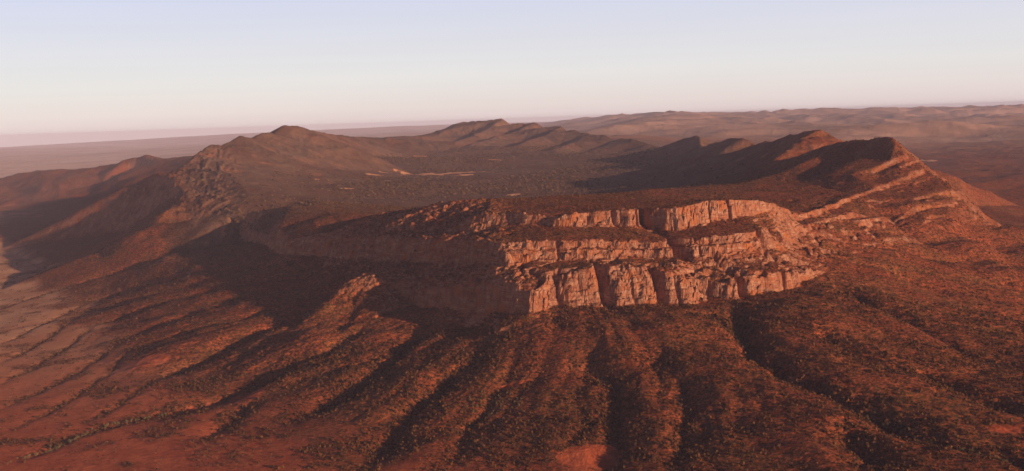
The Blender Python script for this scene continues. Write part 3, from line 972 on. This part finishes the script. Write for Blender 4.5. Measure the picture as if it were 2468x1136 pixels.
# woodland on the valley floor
x, y = throw(60000, 5600, 13500, -0.24, 0.20)
z = sample(Z, x, y)
belt = fbm(x / 900, y / 1600, 3, 95)
p = np.clip(0.22 + 0.9 * belt, 0.03, 0.9) * (z < 440) * (sample(pale, x, y) < 0.3)
s = rng.random(len(x)) < p
pts = np.c_[x, y, z - 0.3][s]
rad = 3.5 + 4.0 * rng.random(len(pts))
scatter('woodland', pts, rad, rad * 1.1, far_proto, plant_material('woodland leaves', (0.085, 0.042, 0.022), (0.17, 0.10, 0.058), 0.03), 'open grey green woodland on the valley floor')
print('woodland', len(pts))

# ------------------------------------------------------------------ single trees
def tube(path, rad, n=6):
    V, F = [], []
    for i, (p, r) in enumerate(zip(path, rad)):
        for k_ in range(n):
            t = 2 * math.pi * k_ / n
            V.append((p[0] + r * math.cos(t), p[1] + r * math.sin(t), p[2]))
    for i in range(len(path) - 1):
        for k_ in range(n):
            F.append((i * n + k_, i * n + (k_ + 1) % n, (i + 1) * n + (k_ + 1) % n, (i + 1) * n + k_))
    return V, F


def tree_kind(name, leaf_mat, seed, leaves, squash, width, size):
    """one tree about 1 unit tall: crown of leaf clumps in several lobes, trunk with limbs"""
    r = np.random.default_rng(seed)
    V, F = [], []
    for lobe in range(5 if width > 0.3 else 3):
        v, f = clump(leaves, seed * 10 + lobe, squash, 0.5, size)
        c = np.array([r.uniform(-1, 1) * width * 0.55, r.uniform(-1, 1) * width * 0.55, 0.22 + 0.11 * lobe + 0.05 * r.random()])
        k0 = len(V) and sum(len(a) for a in V)
        V.append(v * width * r.uniform(0.45, 0.62) + c)
        F.append(f + k0)
    crown = mesh_from('crown', np.concatenate(V), np.concatenate(F), leaf_mat, smooth=False)
    tv_, tf_ = tube([(0, 0, -0.04), (0.01, 0, 0.2), (0.03, 0.01, 0.45), (0.02, 0.0, 0.75)], [0.035, 0.027, 0.02, 0.006])
    for q in range(3):
        a = 2 * math.pi * (q / 3 + 0.1 * r.random())
        bv, bf = tube([(0.01, 0, 0.25 + 0.08 * q), (math.cos(a) * width * 0.3, math.sin(a) * width * 0.3, 0.42 + 0.08 * q), (math.cos(a) * width * 0.6, math.sin(a) * width * 0.6, 0.55 + 0.08 * q)],
                      [0.014, 0.010, 0.004], 5)
        tf_ += [tuple(i + len(tv_) for i in f) for f in bf]
        tv_ += bv
    trunk = mesh_from('trunk', np.array(tv_), np.array(tf_), BARK)
    return crown, trunk


GUM_KINDS = [tree_kind('gum_tree', GUM, 300 + i, 26, 0.75, 0.45, 0.34) for i in range(4)]
PINE_KINDS = [tree_kind('pine_tree', PINE, 320 + i, 24, 1.25, 0.30, 0.36) for i in range(4)]
BUSH_KINDS = [tree_kind('scrub_tree', SCRUB, 340 + i, 22, 0.8, 0.55, 0.36) for i in range(4)]


def plant_trees(name, cat, kinds, spots, lo, hi, label, group):
    for x, y in spots:
        z = float(sample(Z, np.array([x]), np.array([y]))[0])
        o = bpy.data.objects.new(name, None)
        o.empty_display_size = 2
        col.objects.link(o)
        s_ = random.uniform(lo, hi)
        o.location, o.scale, o.rotation_euler = (x, y, z), (s_ * random.uniform(0.85, 1.15), s_ * random.uniform(0.85, 1.15), s_), (0, 0, random.uniform(0, 6.28))
        tag(o, label, cat, group)
        for nm, me in zip(('crown', 'trunk'), random.choice(kinds)):
            c = bpy.data.objects.new(nm, me)
            col.objects.link(c)
            c.parent = o


def along(pix, n, spread):
    q = np.array([pick(*p) for p in pix])
    seg = np.hypot(*(q[1:] - q[:-1]).T)
    cum = np.r_[0, np.cumsum(seg)]
    t = np.sort(rng.random(n)) * cum[-1]
    return np.c_[np.interp(t, cum, q[:, 0]), np.interp(t, cum, q[:, 1])] + rng.normal(size=(n, 2)) * spread


def inside_patch(px, py, rx, ry, n):
    out = []
    for _ in range(n):
        a, r_ = rng.random() * 6.283, math.sqrt(rng.random())
        out.append(pick(px + rx * r_ * math.cos(a), py + ry * r_ * math.sin(a)))
    return out


plant_trees('gum_tree', 'gum tree', GUM_KINDS, along([(20, 1118), (100, 1090), (189, 1052), (260, 1022), (330, 1012), (400, 990)], 75, 7), 6, 10,
            'pale gum tree in the line along the dry creek on the red plain', 'gum trees along the creek on the plain')
plant_trees('gum_tree', 'gum tree', GUM_KINDS, along([(2080, 965), (2150, 1000), (2206, 1035), (2280, 1055), (2348, 1072), (2440, 1110)], 75, 7), 6, 10,
            'pale gum tree growing in the bed of the long gully below the right slopes', 'gum trees in the long right gully')
plant_trees('gum_tree', 'gum tree', GUM_KINDS, inside_patch(1190, 965, 75, 30, 60), 5, 7.5,
            'small pale gum tree in the thicket on the rounded spur below the main cliff', 'gum trees on the central spur')
plant_trees('pine_tree', 'pine tree', PINE_KINDS, inside_patch(330, 1080, 190, 50, 70), 5, 9,
            'dark narrow pine casting a long shadow on bare red ground beside the creek', 'lone pines on the bare red ground by the creek')
plant_trees('pine_tree', 'pine tree', PINE_KINDS, inside_patch(90, 900, 130, 60, 70), 5, 8.5,
            'dark narrow pine standing on the open red flat beyond the creek', 'pines on the red flat beyond the creek')
plant_trees('scrub_tree', 'scrub tree', BUSH_KINDS, inside_patch(560, 1085, 120, 45, 110), 4.5, 7.5,
            'dark bushy tree in the thicket right of the eroded red bank', 'bushy trees beside the eroded bank')
plant_trees('scrub_tree', 'scrub tree', BUSH_KINDS, inside_patch(1260, 1085, 110, 45, 100), 4.5, 7.5,
            'dark bushy tree left of the round red clearing at the foot of the spur', 'bushy trees left of the red clearing')
plant_trees('scrub_tree', 'scrub tree', BUSH_KINDS, inside_patch(1545, 1080, 55, 50, 90), 4.5, 7.5,
            'dark bushy tree in the shaded gully right of the round red clearing', 'bushy trees right of the red clearing')

# ------------------------------------------------------------------ haze
bpy.ops.mesh.primitive_cube_add(size=2)
hz = bpy.context.object
hz.name = 'haze'
top, bottom = 800.0, float(Z.min()) - 1.0
hz.scale = (95000, 50000, (top - bottom) / 2)
hz.location = (0, 43000, (top + bottom) / 2)
hm = bpy.data.materials.new('haze')
hm.use_nodes = True
hm.node_tree.nodes.clear()
ho = hm.node_tree.nodes.new('ShaderNodeOutputMaterial')
hv = hm.node_tree.nodes.new('ShaderNodeVolumePrincipled')
hv.inputs['Color'].default_value = (0.74, 0.72, 1.0, 1)
hv.inputs['Density'].default_value = 1.15e-5
hv.inputs['Anisotropy'].default_value = -0.2
hm.node_tree.links.new(hv.outputs[0], ho.inputs['Volume'])
hz.data.materials.append(hm)
tag(hz, 'pale pink haze filling the air towards the horizon', 'haze', kind='stuff')
